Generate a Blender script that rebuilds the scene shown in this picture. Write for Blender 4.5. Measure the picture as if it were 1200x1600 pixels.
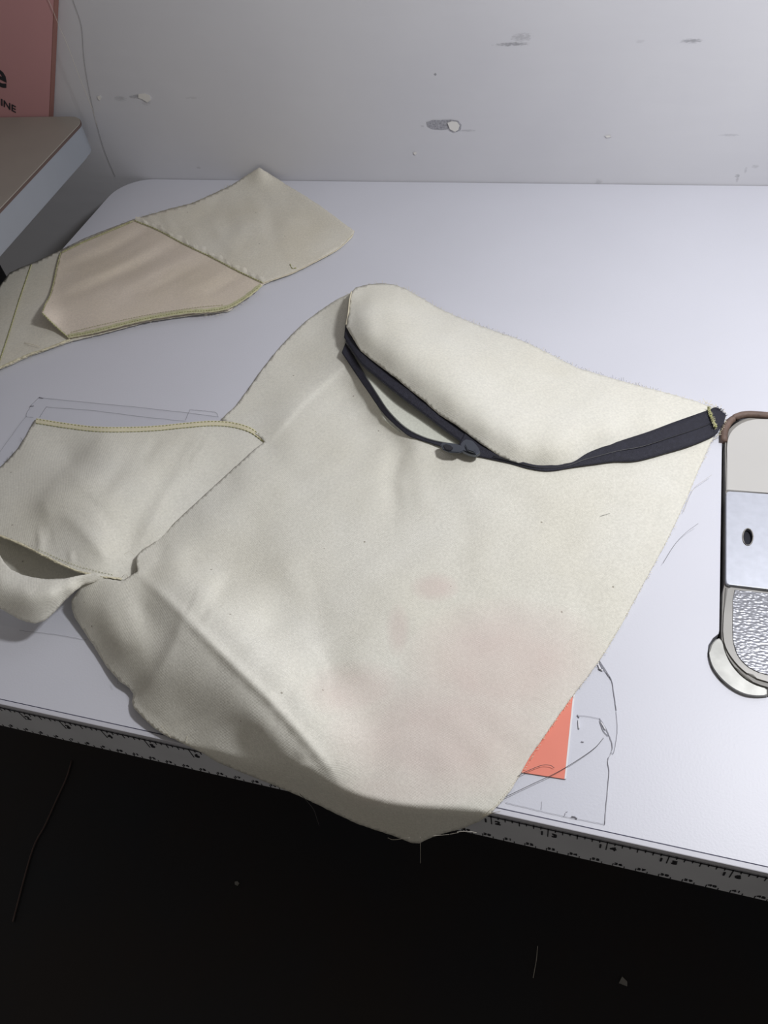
import bpy, bmesh, math, random
import numpy as np
from mathutils import Vector, Matrix
from mathutils.geometry import delaunay_2d_cdt
random.seed(7); np.random.seed(7)
for o in list(bpy.data.objects): bpy.data.objects.remove(o)
S = bpy.context.scene; COL = S.collection

# ------------------------------------------------------------------ camera
F = 1262.69                                   # focal length in pixels of the 1200 x 1600 frame
TZ = 0.75                                     # table top height
CH = 0.365                                    # camera above the table top
RM = np.array([[0.95628977, 0.11967782, -0.26680908],
               [0.26153445, -0.75817397, 0.59730391],
               [-0.13080367, -0.64097538, -0.75633389]])   # rows: world X, Y, Z in camera axes (x right, y down, z ahead)
cam = bpy.data.objects.new('camera', bpy.data.cameras.new('camera')); COL.objects.link(cam)
cam.data.sensor_fit = 'VERTICAL'; cam.data.sensor_height = 32.0; cam.data.lens = F / 1600 * 32.0
cam.data.clip_start = 0.01
M4 = Matrix.Identity(4)
for i in range(3):
    M4[i][0] = RM[i][0]; M4[i][1] = -RM[i][1]; M4[i][2] = -RM[i][2]
M4[2][3] = TZ + CH
cam.matrix_world = M4
S.camera = cam
# ------------------------------------------------------------------ light
W = bpy.data.worlds.new('room_ambient'); S.world = W; W.use_nodes = True
W.node_tree.nodes['Background'].inputs[0].default_value = (1.0, 0.94, 0.87, 1)
W.node_tree.nodes['Background'].inputs[1].default_value = 0.16
LP = bpy.data.lights.new('sewing_lamp', 'POINT'); LP.energy = 8.4; LP.shadow_soft_size = 0.035; LP.color = (0.97, 0.975, 1.0)
lamp = bpy.data.objects.new('sewing_lamp', LP); COL.objects.link(lamp); lamp.location = (0.20, 0.35, TZ + 0.46)
S.view_settings.view_transform = 'Standard'; S.view_settings.look = 'None'
S.view_settings.gamma = 1.0; S.view_settings.use_curve_mapping = False
S.view_settings.exposure = 0.0

# ------------------------------------------------------------------ geometry helpers
def ray(px, py): return RM @ np.array([px - 600.0, py - 800.0, F])
def P(px, py, h=0.0):                          # photo pixel -> point at height h over the table top
    v = ray(px, py); t = (h - CH) / v[2]
    return Vector((v[0]*t, v[1]*t, TZ + h))
def PY(px, py, Y):                             # photo pixel -> point on the upright plane y = Y
    v = ray(px, py); t = Y / v[1]
    return Vector((v[0]*t, Y, TZ + CH + v[2]*t))
def hY(px, py, Y):                             # height over the table of that point
    return PY(px, py, Y).z - TZ
def link(name, me, mat=None, parent=None, smooth=False):
    o = bpy.data.objects.new(name, me); COL.objects.link(o)
    if mat: me.materials.append(mat)
    if smooth: me.polygons.foreach_set('use_smooth', [True]*len(me.polygons))
    if parent:
        o.parent = parent
        r = parent
        loc = Vector((0, 0, 0))
        while r: loc += r.location; r = r.parent
        me.transform(Matrix.Translation(-loc))
    return o
def mesh(name, verts, faces, mat=None, parent=None, smooth=False, edges=()):
    me = bpy.data.meshes.new(name); me.from_pydata([tuple(v) for v in verts], list(edges), faces); me.update()
    return link(name, me, mat, parent, smooth)
def bm_obj(name, bm, mat=None, parent=None, smooth=False):
    bmesh.ops.recalc_face_normals(bm, faces=bm.faces)
    me = bpy.data.meshes.new(name); bm.to_mesh(me); bm.free()
    return link(name, me, mat, parent, smooth)
def tag(o, label=None, cat=None, group=None, kind=None):
    if label: o['label'] = label
    if cat: o['category'] = cat
    if group: o['group'] = group
    if kind: o['kind'] = kind
    return o
def empty(name, loc, label, cat, group=None):
    o = bpy.data.objects.new(name, None); COL.objects.link(o); o.location = loc; o.empty_display_size = .02
    return tag(o, label, cat, group)
def box(bm, lo, hi, bev=0.0, seg=2):
    r = bmesh.ops.create_cube(bm, size=1.0)['verts']
    for v in r:
        v.co = Vector([lo[i] + (v.co[i] + .5)*(hi[i]-lo[i]) for i in range(3)])
    if bev:
        es = list({e for v in r for e in v.link_edges})
        bmesh.ops.bevel(bm, geom=es, offset=bev, segments=seg, affect='EDGES', profile=.5)
def prism(bm, pts, z0, z1):
    a = [bm.verts.new((p[0], p[1], z0)) for p in pts]; b = [bm.verts.new((p[0], p[1], z1)) for p in pts]
    bm.faces.new(a[::-1]); bm.faces.new(b); n = len(a)
    side = [bm.faces.new((a[i], a[(i+1) % n], b[(i+1) % n], b[i])) for i in range(n)]
    return b
def bevel_top(bm, z, w, seg=3):
    es = [e for e in bm.edges if all(abs(v.co.z - z) < 1e-6 for v in e.verts)]
    bmesh.ops.bevel(bm, geom=es, offset=w, segments=seg, affect='EDGES', profile=.5)
def round_corner(poly, idx, r, n=10):           # replaces corner idx of a 2D polygon by an arc
    p = Vector(poly[idx]); a = (Vector(poly[idx-1]) - p).normalized(); b = (Vector(poly[(idx+1) % len(poly)]) - p).normalized()
    c = p + (a + b)*r; out = []
    s = p + a*r; e = p + b*r
    for i in range(n+1):
        t = i/n * math.pi/2
        out.append(tuple(c + (s-c)*math.cos(t) + (e-c)*math.sin(t)))
    return out
def tube(bm, pts, r, n=5):                      # poly tube through 3D points
    pts = [Vector(p) for p in pts]; rings = []
    for i, p in enumerate(pts):
        d = (pts[min(i+1, len(pts)-1)] - pts[max(i-1, 0)]).normalized()
        u = d.orthogonal().normalized(); v = d.cross(u)
        rr = r if not callable(r) else r(i/(len(pts)-1))
        rings.append([bm.verts.new(p + (u*math.cos(2*math.pi*k/n) + v*math.sin(2*math.pi*k/n))*rr) for k in range(n)])
    for a, b in zip(rings, rings[1:]):
        for k in range(n): bm.faces.new((a[k], a[(k+1) % n], b[(k+1) % n], b[k]))
    bm.faces.new(rings[0][::-1]); bm.faces.new(rings[-1])
def smooth_line(pts, n):                        # Catmull-Rom resampling, any dimension
    p = np.array(pts, float); p = np.vstack([2*p[0]-p[1], p, 2*p[-1]-p[-2]])
    dens = []
    for i in range(1, len(p)-2):
        for t in np.linspace(0, 1, 12, endpoint=False):
            a, b, c, d = p[i-1], p[i], p[i+1], p[i+2]
            dens.append(.5*((2*b)+(-a+c)*t+(2*a-5*b+4*c-d)*t*t+(-a+3*b-3*c+d)*t**3))
    dens.append(p[-2]); dens = np.array(dens)
    s = np.r_[0, np.cumsum(np.linalg.norm(np.diff(dens[:, :2], axis=0), axis=1))]
    q = np.linspace(0, s[-1], n)
    return np.stack([np.interp(q, s, dens[:, k]) for k in range(dens.shape[1])], 1)
# ---- height fields -------------------------------------------------------
class Field:
    """thin-plate surface through (px, py, height in mm), plus crease profiles along lines"""
    def __init__(self, ctrl, creases=(), noise=0.0, lam=1e-4):
        c = np.array(ctrl, float); self.c = c[:, :2]/100.0; z = c[:, 2]; n = len(c)
        K = self.U(self.c, self.c) + lam*np.eye(n); Q = np.c_[np.ones(n), self.c]
        A = np.zeros((n+3, n+3)); A[:n, :n] = K; A[:n, n:] = Q; A[n:, :n] = Q.T
        self.w = np.linalg.solve(A, np.r_[z, 0, 0, 0]); self.cr = creases; self.noise = noise
    @staticmethod
    def U(a, b):
        d = np.linalg.norm(a[:, None]-b[None], axis=2) + 1e-9
        return d*d*np.log(d)
    def __call__(self, xy):
        xy = np.atleast_2d(np.array(xy, float)); q = xy/100.0
        h = self.U(q, self.c) @ self.w[:-3] + np.c_[np.ones(len(q)), q] @ self.w[-3:]
        for pts, amp, wl, wr in self.cr:
            d, s, t = line_dist(xy, np.array(pts, float))
            w = np.where(s > 0, wl, wr)
            taper = np.sin(np.pi*np.clip(t*.94+.03, 0, 1))**.5
            h = h + amp*np.exp(-(d/w)**2)*taper
        if self.noise:
            x, y = xy[:, 0], xy[:, 1]
            h = h + self.noise*(np.sin(x*.043+np.sin(y*.03)*2)*np.sin(y*.037+1.3+np.sin(x*.021)*2) + .5*np.sin(x*.09+y*.07+np.sin(y*.05)*2.))
        return h/1000.0
def line_dist(xy, pts):
    best = np.full(len(xy), 1e9); sg = np.zeros(len(xy)); tt = np.zeros(len(xy))
    L = np.r_[0, np.cumsum(np.linalg.norm(np.diff(pts, axis=0), axis=1))]
    for i in range(len(pts)-1):
        a, b = pts[i], pts[i+1]; ab = b-a; t = np.clip(((xy-a) @ ab)/(ab @ ab), 0, 1)
        d = np.linalg.norm(xy-(a+t[:, None]*ab), axis=1)
        cr = ab[0]*(xy[:, 1]-a[1])-ab[1]*(xy[:, 0]-a[0])
        m = d < best; best[m] = d[m]; sg[m] = np.sign(cr[m]); tt[m] = (L[i]+t[m]*(L[i+1]-L[i]))/L[-1]
    return best, sg, tt
def inside(xy, poly):
    x, y = xy[:, 0], xy[:, 1]; c = np.zeros(len(xy), bool); n = len(poly)
    for i in range(n):
        x1, y1 = poly[i]; x2, y2 = poly[(i+1) % n]
        if y1 == y2: continue
        c ^= ((y1 > y) != (y2 > y)) & (x < (x2-x1)*(y-y1)/(y2-y1)+x1)
    return c
def densify(outline, step, ragged=0.0):
    out = []
    n = len(outline)
    for i in range(n):
        a = np.array(outline[i], float); b = np.array(outline[(i+1) % n], float)
        k = max(1, int(np.linalg.norm(b-a)/step))
        for j in range(k):
            p = a+(b-a)*j/k
            if ragged and j: p = p+np.random.uniform(-ragged, ragged, 2)
            out.append(p)
    return np.array(out)
def cloth(name, outline, field, mat, parent, step=4.0, thick=0.0006, ragged=0.35, attr=None, label=None):
    ol = densify(outline, step, ragged)
    x0, y0 = ol.min(0); x1, y1 = ol.max(0)
    gx, gy = np.meshgrid(np.arange(x0, x1, step), np.arange(y0, y1, step)); gx = gx + (np.arange(gx.shape[0]) % 2)[:, None]*step*.5
    g = np.c_[gx.ravel(), gy.ravel()]; g = g[inside(g, ol)]
    d, _, _ = line_dist(g, np.vstack([ol, ol[:1]])); g = g[d > step*.45]
    pts = [Vector(p) for p in ol] + [Vector(p) for p in g]
    vs, es, fs, *_ = delaunay_2d_cdt(pts, [], [list(range(len(ol)))], 1, 1e-5)
    xy = np.array([tuple(v) for v in vs]); h = field(xy)
    o = mesh(name, [P(p[0], p[1], hh) for p, hh in zip(xy, h)], [tuple(f) for f in fs], mat, parent, True)
    me = o.data
    bm = bmesh.new(); bm.from_mesh(me); bmesh.ops.recalc_face_normals(bm, faces=bm.faces)
    if sum(f.normal.z for f in bm.faces) < 0: bmesh.ops.reverse_faces(bm, faces=bm.faces)
    bm.to_mesh(me); bm.free()
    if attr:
        a = me.attributes.new('pink_cast', 'FLOAT', 'POINT'); a.data.foreach_set('value', attr(xy).astype(np.float32))
    if thick:
        m = o.modifiers.new('thickness', 'SOLIDIFY'); m.thickness = thick; m.offset = -1
    if label: o['label'] = label
    return o
def ribbon(name, A, B, mat, parent, n=120, m=4, thick=0.0007, sag=0.0, closed=False, label=None):
    """strip between two lines of (px, py, height mm)"""
    a = smooth_line(A, n); b = smooth_line(B, n); V = []; Fc = []
    for i in range(n):
        for j in range(m+1):
            t = j/m; q = a[i]*(1-t)+b[i]*t
            V.append(P(q[0], q[1], q[2]/1000+sag*math.sin(math.pi*t)))
    for i in range(n-1):
        for j in range(m):
            k = i*(m+1)+j; Fc.append((k, k+1, k+m+2, k+m+1))
    o = mesh(name, V, Fc, mat, parent, True)
    s = o.modifiers.new('thickness', 'SOLIDIFY'); s.thickness = thick; s.offset = 0
    if label: o['label'] = label
    return o
def on_field(fld, pts, up=0.0006):
    pts = np.array(pts, float); h = fld(pts); return [P(p[0], p[1], hh+up) for p, hh in zip(pts, h)]
def stitches(name, line, fld, mat, parent, pitch=5.0, duty=.62, r=0.00022, up=0.0005, label=None):
    L = smooth_line(line, 400); s = np.r_[0, np.cumsum(np.linalg.norm(np.diff(L, axis=0), axis=1))]
    bm = bmesh.new(); t = 0
    while t + pitch < s[-1]:
        q = np.linspace(t, t+pitch*duty, 4); pts = np.stack([np.interp(q, s, L[:, 0]), np.interp(q, s, L[:, 1])], 1)
        w = on_field(fld, pts, up); w[0].z -= .0004; w[-1].z -= .0004
        tube(bm, w, r, 4); t += pitch
    o = bm_obj(name, bm, mat, parent, True); o['kind'] = 'stuff'
    if label: o['label'] = label
    return o
def seam_band(name, line, fld, mat, parent, width=6, n=160, up=0.0006, puff=0.0004, wob=0.6, label=None):
    L = smooth_line(line, n); d = np.gradient(L, axis=0); nrm = np.c_[-d[:, 1], d[:, 0]]; nrm /= np.linalg.norm(nrm, axis=1)[:, None]
    V = []; Fc = []; m = 4
    for i in range(n):
        w = width/2*(1+random.uniform(-wob, wob)*.35)
        for j in range(m+1):
            t = j/m*2-1; q = L[i]+nrm[i]*t*w; h = fld(q)[0]
            V.append(P(q[0], q[1], h+up+puff*(1-t*t)*(1+random.uniform(-wob, wob))))
    for i in range(n-1):
        for j in range(m):
            k = i*(m+1)+j; Fc.append((k, k+1, k+m+2, k+m+1))
    o = mesh(name, V, Fc, mat, parent, True)
    if label: o['label'] = label
    return o
def fray(name, lines, fld, mat, parent, every=3.0, length=(3, 9), r=0.00011, out=1, spread=.8, label='loose frayed thread ends'):
    bm = bmesh.new()
    for line in lines:
        L = smooth_line(line, 300); s = np.r_[0, np.cumsum(np.linalg.norm(np.diff(L, axis=0), axis=1))]
        t = 0
        while t < s[-1]:
            p = np.array([np.interp(t, s, L[:, 0]), np.interp(t, s, L[:, 1])]); q = np.array([np.interp(t+2, s, L[:, 0]), np.interp(t+2, s, L[:, 1])])
            d = q-p; d = d/(np.linalg.norm(d)+1e-6) if np.linalg.norm(d) > 0 else np.array([1., 0])
            nn = np.array([d[1], -d[0]])*out; a = random.uniform(-spread, spread); l = random.uniform(*length)*random.choice((.4, .6, 1))
            dr = nn*math.cos(a)+d*math.sin(a); h = fld(p)[0]; c = random.uniform(-.5, .5)
            pts = [p-dr*2+(dr*l)*u+np.array([-dr[1], dr[0]])*l*c*u*u for u in (0, .35, .7, 1)]
            tube(bm, [P(x[0], x[1], max(h*(1-.25*u), 0.0004)+.0002 if h > 0 else h) for x, u in zip(pts, (0, .35, .7, 1))], r, 3)
            t += every*random.uniform(.5, 1.6)
    o = bm_obj(name, bm, mat, parent); o['kind'] = 'stuff'; o['label'] = label
    return o
def thread(name, pts, mat, label=None, parent=None, r=0.00016, n=40, cat='thread', group=None, w=None):
    """pts: (px, py, height m)"""
    L = smooth_line(pts, n); bm = bmesh.new()
    V = [P(a, b, c) for a, b, c in L] if w is None else [PY(a, b, w) for a, b, c in L]
    tube(bm, V, r, 5); o = bm_obj(name, bm, mat, parent, True)
    if not parent: tag(o, label, cat, group)
    elif label: o['label'] = label
    return o

# ------------------------------------------------------------------ materials
def lin(c): return tuple(((x/255)/12.92 if x/255 <= .04045 else ((x/255+.055)/1.055)**2.4) for x in c) + (1,)
class NT:
    def __init__(s, name):
        s.m = bpy.data.materials.new(name); s.m.use_nodes = True; s.t = s.m.node_tree; s.b = s.t.nodes['Principled BSDF']
    def n(s, typ, **kw):
        x = s.t.nodes.new(typ)
        for k, v in kw.items():
            if k in x.inputs.keys(): x.inputs[k].default_value = v
            else: setattr(x, k, v)
        return x
    def l(s, a, b): s.t.links.new(a, b)
    def math(s, op, a, b=None, c=None):
        x = s.n('ShaderNodeMath', operation=op)
        for i, v in enumerate((a, b, c)):
            if v is None: continue
            if isinstance(v, (int, float)): x.inputs[i].default_value = v
            else: s.l(v, x.inputs[i])
        return x.outputs[0]
    def mix(s, f, a, b):
        x = s.n('ShaderNodeMix', data_type='RGBA')
        for i, v in ((0, f), (6, a), (7, b)):
            if isinstance(v, (int, float, tuple)): x.inputs[i].default_value = v
            else: s.l(v, x.inputs[i])
        return x.outputs[2]
    def ramp(s, v, lo, hi):
        x = s.n('ShaderNodeMapRange'); x.inputs['From Min'].default_value = lo; x.inputs['From Max'].default_value = hi; s.l(v, x.inputs['Value']); return x.outputs[0]
def plain(name, col, rough=.6, metal=0.0, nscale=0, namp=.06, bump=0.0, bscale=400, spec=.5):
    t = NT(name); t.b.inputs['Roughness'].default_value = rough; t.b.inputs['Metallic'].default_value = metal
    t.b.inputs['Specular IOR Level'].default_value = spec
    c = lin(col); t.b.inputs['Base Color'].default_value = c
    co = t.n('ShaderNodeTexCoord')
    if nscale:
        ns = t.n('ShaderNodeTexNoise', Scale=nscale, Detail=5.0); t.l(co.outputs['Object'], ns.inputs['Vector'])
        t.l(t.mix(t.ramp(ns.outputs[0], .3, .7), tuple(x*(1-namp) for x in c[:3])+(1,), tuple(min(1, x*(1+namp)) for x in c[:3])+(1,)), t.b.inputs['Base Color'])
    if bump:
        nb = t.n('ShaderNodeTexNoise', Scale=bscale, Detail=3.0); t.l(co.outputs['Object'], nb.inputs['Vector'])
        bp = t.n('ShaderNodeBump', Strength=bump, Distance=.0005); t.l(nb.outputs[0], bp.inputs['Height']); t.l(bp.outputs[0], t.b.inputs['Normal'])
    return t.m
def canvas(name, col, warm, pink_cast=None, weave=.35):
    t = NT(name); t.b.inputs['Roughness'].default_value = .92; t.b.inputs['Specular IOR Level'].default_value = .15
    co = t.n('ShaderNodeTexCoord'); mp = t.n('ShaderNodeMapping'); mp.inputs['Rotation'].default_value = (0, 0, math.radians(-38)); t.l(co.outputs['Object'], mp.inputs['Vector'])
    v = mp.outputs[0]
    n1 = t.n('ShaderNodeTexNoise', Scale=14.0, Detail=5.0); t.l(v, n1.inputs['Vector'])
    base = t.mix(t.ramp(n1.outputs[0], .35, .68), lin(col), lin(warm))
    n2 = t.n('ShaderNodeTexNoise', Scale=700.0, Detail=3.0); t.l(v, n2.inputs['Vector'])
    g = t.ramp(n2.outputs[0], .3, .7); k = t.mix(g, (.92, .92, .92, 1), (1.06, 1.06, 1.06, 1))
    mu = t.n('ShaderNodeMix', data_type='RGBA', blend_type='MULTIPLY'); mu.inputs[0].default_value = 1; t.l(base, mu.inputs[6]); t.l(k, mu.inputs[7]); base = mu.outputs[2]
    # dark seed flecks
    vo = t.n('ShaderNodeTexVoronoi', Scale=95.0); t.l(v, vo.inputs['Vector'])
    fl = t.math('MULTIPLY', t.math('LESS_THAN', vo.outputs['Distance'], .055), t.math('GREATER_THAN', t.n_sep(vo), .66))
    base = t.mix(t.math('MULTIPLY', fl, .55), base, lin((95, 78, 55)))
    if pink_cast:  # pinkish colour cast blended over the cloth's own colour
        at = t.n('ShaderNodeAttribute', attribute_name='pink_cast'); n3 = t.n('ShaderNodeTexNoise', Scale=45.0, Detail=4.0); t.l(v, n3.inputs['Vector'])
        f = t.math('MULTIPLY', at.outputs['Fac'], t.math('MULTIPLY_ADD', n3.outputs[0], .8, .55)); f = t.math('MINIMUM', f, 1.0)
        base = t.mix(f, base, lin(pink_cast))
    t.l(base, t.b.inputs['Base Color'])
    wx = t.n('ShaderNodeTexWave', wave_type='BANDS', bands_direction='X', Scale=560.0, Distortion=1.2); wy = t.n('ShaderNodeTexWave', wave_type='BANDS', bands_direction='Y', Scale=560.0, Distortion=1.2)
    wx.inputs['Detail Scale'].default_value = 2; wy.inputs['Detail Scale'].default_value = 2
    t.l(v, wx.inputs['Vector']); t.l(v, wy.inputs['Vector'])
    hh = t.math('ADD', t.math('MULTIPLY', t.math('ADD', wx.outputs['Fac'], wy.outputs['Fac']), .5), t.math('MULTIPLY', n2.outputs[0], 1.2))
    bp = t.n('ShaderNodeBump', Strength=weave, Distance=.0004); t.l(hh, bp.inputs['Height'])
    n4 = t.n('ShaderNodeTexNoise', Scale=55.0, Detail=2.0); t.l(v, n4.inputs['Vector'])
    b2 = t.n('ShaderNodeBump', Strength=.10, Distance=.003); t.l(n4.outputs[0], b2.inputs['Height']); t.l(b2.outputs[0], bp.inputs['Normal'])
    t.l(bp.outputs[0], t.b.inputs['Normal'])
    return t.m
def n_sep(s, vo):
    x = s.n('ShaderNodeSeparateColor'); s.l(vo.outputs['Color'], x.inputs[0]); return x.outputs[0]
NT.n_sep = n_sep
def film_mat(name, tint, alpha):
    t = NT(name); nt = t.t; out = nt.nodes['Material Output']
    tr = t.n('ShaderNodeBsdfTransparent'); tr.inputs[0].default_value = tint
    gl = t.n('ShaderNodeBsdfGlossy', Roughness=.12); gl.inputs[0].default_value = (.9, .92, .95, 1)
    df = t.n('ShaderNodeBsdfDiffuse'); df.inputs[0].default_value = (.62, .64, .70, 1)
    fr = t.n('ShaderNodeFresnel', IOR=1.4)
    m1 = t.n('ShaderNodeMixShader'); m1.inputs[0].default_value = alpha; t.l(tr.outputs[0], m1.inputs[1]); t.l(df.outputs[0], m1.inputs[2])
    m2 = t.n('ShaderNodeMixShader'); m2.inputs[0].default_value = .012; t.l(m1.outputs[0], m2.inputs[1]); t.l(gl.outputs[0], m2.inputs[2])
    t.l(m2.outputs[0], out.inputs[0]); return t.m
def wall_mat():
    t = NT('painted_wall'); t.b.inputs['Roughness'].default_value = .55
    co = t.n('ShaderNodeTexCoord'); sp = t.n('ShaderNodeSeparateXYZ'); t.l(co.outputs['Object'], sp.inputs[0])
    n1 = t.n('ShaderNodeTexNoise', Scale=5.0, Detail=6.0); t.l(co.outputs['Object'], n1.inputs['Vector'])
    base = t.mix(t.ramp(n1.outputs[0], .3, .7), lin((206, 206, 212)), lin((216, 216, 220)))
    mp = t.n('ShaderNodeMapping'); mp.inputs['Scale'].default_value = (60, 60, 420); t.l(co.outputs['Object'], mp.inputs[0])
    ns = t.n('ShaderNodeTexNoise', Scale=5.0, Detail=6.0); t.l(mp.outputs[0], ns.inputs['Vector'])
    marks = [(800, 69, 38, 3, .75), (815, 58, 22, 8, .4), (1080, 64, 22, 4, .7), (1000, 65, 10, 3, .2), (212, 151, 14, 4, .6), (188, 154, 12, 5, .35), (228, 160, 10, 6, .25),
             (680, 116, 3, 3, .9), (648, 240, 5, 3, .35), (950, 213, 8, 3, .3), (1140, 211, 22, 2, .3), (1152, 275, 5, 4, .5), (1152, 280, 3, 6, .35), (1165, 266, 3, 6, .3), (1180, 260, 8, 3, .3),
             (660, 197, 4, 2, .3), (730, 204, 20, 1.5, .35), (935, 284, 8, 5, .3), (300, 153, 14, 2, .2), (310, 262, 5, 2, .3)]
    for x, y, rx, ry, a in marks:
        c = PY(x, y, WALL); e = PY(x+rx, y, WALL); u = PY(x, y-ry, WALL)
        RX = abs(e.x-c.x); RZ = abs(u.z-c.z)+.0004
        dx = t.math('MULTIPLY', t.math('SUBTRACT', sp.outputs[0], c.x), 1/RX); dz = t.math('MULTIPLY', t.math('SUBTRACT', sp.outputs[2], c.z), 1/RZ)
        d = t.math('ADD', t.math('MULTIPLY', dx, dx), t.math('MULTIPLY', dz, dz))
        f = t.math('SUBTRACT', t.math('MULTIPLY_ADD', ns.outputs[0], 2.4, -.6), d)
        f = t.ramp(f, 0.0, .5)
        base = t.mix(t.math('MULTIPLY', f, a*.8), base, lin((110, 110, 116)))
    t.l(base, t.b.inputs['Base Color'])
    mp2 = t.n('ShaderNodeMapping'); mp2.inputs['Scale'].default_value = (18, 1, 90); t.l(co.outputs['Object'], mp2.inputs[0])
    n2 = t.n('ShaderNodeTexNoise', Scale=1.0, Detail=4.0); t.l(mp2.outputs[0], n2.inputs['Vector'])
    bp = t.n('ShaderNodeBump', Strength=.25, Distance=.0015); t.l(n2.outputs[0], bp.inputs['Height']); t.l(bp.outputs[0], t.b.inputs['Normal'])
    return t.m
def hammered():
    t = NT('hammered_steel'); t.b.inputs['Metallic'].default_value = .6; t.b.inputs['Roughness'].default_value = .36; t.b.inputs['Base Color'].default_value = lin((128, 129, 134))
    co = t.n('ShaderNodeTexCoord'); mp = t.n('ShaderNodeMapping'); mp.inputs['Rotation'].default_value = (0, 0, .5); mp.inputs['Scale'].default_value = (1, 1.7, 1); t.l(co.outputs['Object'], mp.inputs[0])
    vo = t.n('ShaderNodeTexVoronoi', feature='SMOOTH_F1', Scale=480.0); vo.inputs['Smoothness'].default_value = .6; t.l(mp.outputs[0], vo.inputs['Vector'])
    bp = t.n('ShaderNodeBump', Strength=.7, Distance=.0004, invert=True); t.l(vo.outputs['Distance'], bp.inputs['Height']); t.l(bp.outputs[0], t.b.inputs['Normal'])
    return t.m
WALL = 0.6705
M = dict(
    laminate=plain('white_laminate', (216, 217, 226), .45, 0, 6, .03, .12, 900),
    edge=plain('white_edge_band', (206, 206, 214), .5, 0, 8, .05),
    seam=plain('dark_joint', (62, 62, 84), .7),
    tape=plain('ruler_tape', (206, 208, 214), .6, 0, 30, .06),
    print=plain('ruler_print', (38, 38, 44), .7),
    black=plain('black_steel', (20, 20, 22), .5),
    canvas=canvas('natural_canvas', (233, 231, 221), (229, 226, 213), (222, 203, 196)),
    canvas2=canvas('thin_calico', (226, 222, 210), (218, 212, 196), None, .2),
    canvas3=canvas('thin_calico_pink', (224, 212, 198), (218, 206, 188), None, .2),
    lining=canvas('lining', (222, 224, 212), (216, 217, 204), None, .2),
    hem=plain('cream_hem', (226, 219, 190), .85, 0, 80, .05, .4, 700),
    green=plain('yellow_green_thread', (164, 166, 108), .8, 0, 300, .2),
    green2=plain('pale_green_seam', (200, 197, 160), .85, 0, 240, .14, .6, 900),
    cream=plain('cream_thread', (222, 214, 190), .8),
    zip=plain('navy_black_zipper_tape', (38, 38, 50), .75, 0, 500, .25, .8, 1500),
    teeth=plain('zipper_teeth', (34, 34, 40), .35),
    slider=plain('dark_slider', (96, 100, 108), .3, .8),
    bed=plain('grey_machine_enamel', (196, 194, 190), .38, 0, 12, .04),
    bedside=plain('worn_grey_enamel', (140, 137, 132), .5, 0, 90, .18),
    rubber=plain('brown_rubber_gasket', (112, 92, 82), .6, 0, 160, .3, .6, 500),
    steel=plain('brushed_slide_plate', (190, 193, 202), .45, .5, 250, .05),
    chrome=plain('worn_nickel', (160, 160, 156), .45, .5, 160, .12),
    side_top=plain('beige_laminate', (155, 149, 141), .5, 0, 20, .04),
    side_edge=plain('pale_grey_edging', (150, 155, 164), .5, 0, 15, .04),
    brown=plain('brown_edge_line', (96, 78, 74), .6),
    pink=plain('pink_card', (196, 146, 148), .7, 0, 10, .04),
    pinkside=plain('brown_card_edge', (140, 98, 90), .8),
    salmon=plain('salmon_card', (240, 142, 122), .7, 0, 30, .03),
    white=plain('white_paper_edge', (235, 235, 238), .7),
    film=film_mat('clear_film', (.996, .997, .998, 1), .008),
    crease=plain('film_crease', (158, 158, 166), .2),
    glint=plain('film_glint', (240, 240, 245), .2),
    dark_thread=plain('grey_thread', (84, 82, 84), .8),
    pale_thread=plain('pale_thread', (196, 190, 180), .7),
    plaster=plain('bare_plaster', (226, 224, 220), .8),
    scrape=plain('scraped_paint', (158, 158, 165), .8, 0, 600, .3),
    hammered=hammered(),
    dark=plain('slot_dark', (22, 23, 34), .8),
)
# ------------------------------------------------------------------ the setting
wm = wall_mat()
bm = bmesh.new(); box(bm, (-2.2, WALL, 0), (1.8, WALL+.1, 2.4)); wall = bm_obj('wall_back', bm, wm); tag(wall, kind='structure')
fl = NT('dark_floor'); fl.b.inputs['Roughness'].default_value = .6
co = fl.n('ShaderNodeTexCoord'); ns = fl.n('ShaderNodeTexNoise', Scale=4.0, Detail=4.0); fl.l(co.outputs['Object'], ns.inputs['Vector'])
fl.l(fl.mix(fl.ramp(ns.outputs[0], .35, .65), lin((24, 25, 32)), lin((32, 24, 23))), fl.b.inputs['Base Color'])
bm = bmesh.new(); box(bm, (-2.2, -1.6, -.05), (1.8, WALL+.1, 0)); tag(bm_obj('floor', bm, fl.m), kind='structure')
# paint chip on the wall
def wall_patch(name, pts, mat, t=.0006):
    bm = bmesh.new(); a = [bm.verts.new(PY(x, y, WALL-t)) for x, y in pts]; b = [bm.verts.new(PY(x, y, WALL+.001)) for x, y in pts]; n = len(a)
    bm.faces.new(a); bm.faces.new(b[::-1])
    for i in range(n): bm.faces.new((a[i], b[i], b[(i+1) % n], a[(i+1) % n]))
    return bm_obj(name, bm, mat, wall)
wall_patch('scraped_patch', [(666, 191), (676, 187.5), (692, 188), (701, 189), (703, 195), (700, 202), (690, 203), (676, 202), (668, 198)], M['scrape'], .0003)
wall_patch('scraped_rim', [(690, 187.5), (705, 187), (716, 189), (721, 195), (720, 203), (714, 206), (704, 204), (699, 198)], M['scrape'], .0004)
wall_patch('plaster_chip', [(699, 192), (706, 189.5), (714, 190.5), (718, 196), (716, 203), (711, 206), (703, 202)], M['plaster'], .0014)
wall_patch('plaster_chip', [(646, 238), (650, 237.5), (651.5, 240), (649, 242), (646.5, 241)], M['plaster'], .0008)
wall_patch('plaster_chip', [(945, 212), (952, 211.5), (955, 214), (948, 215.5)], M['plaster'], .0008)
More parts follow.
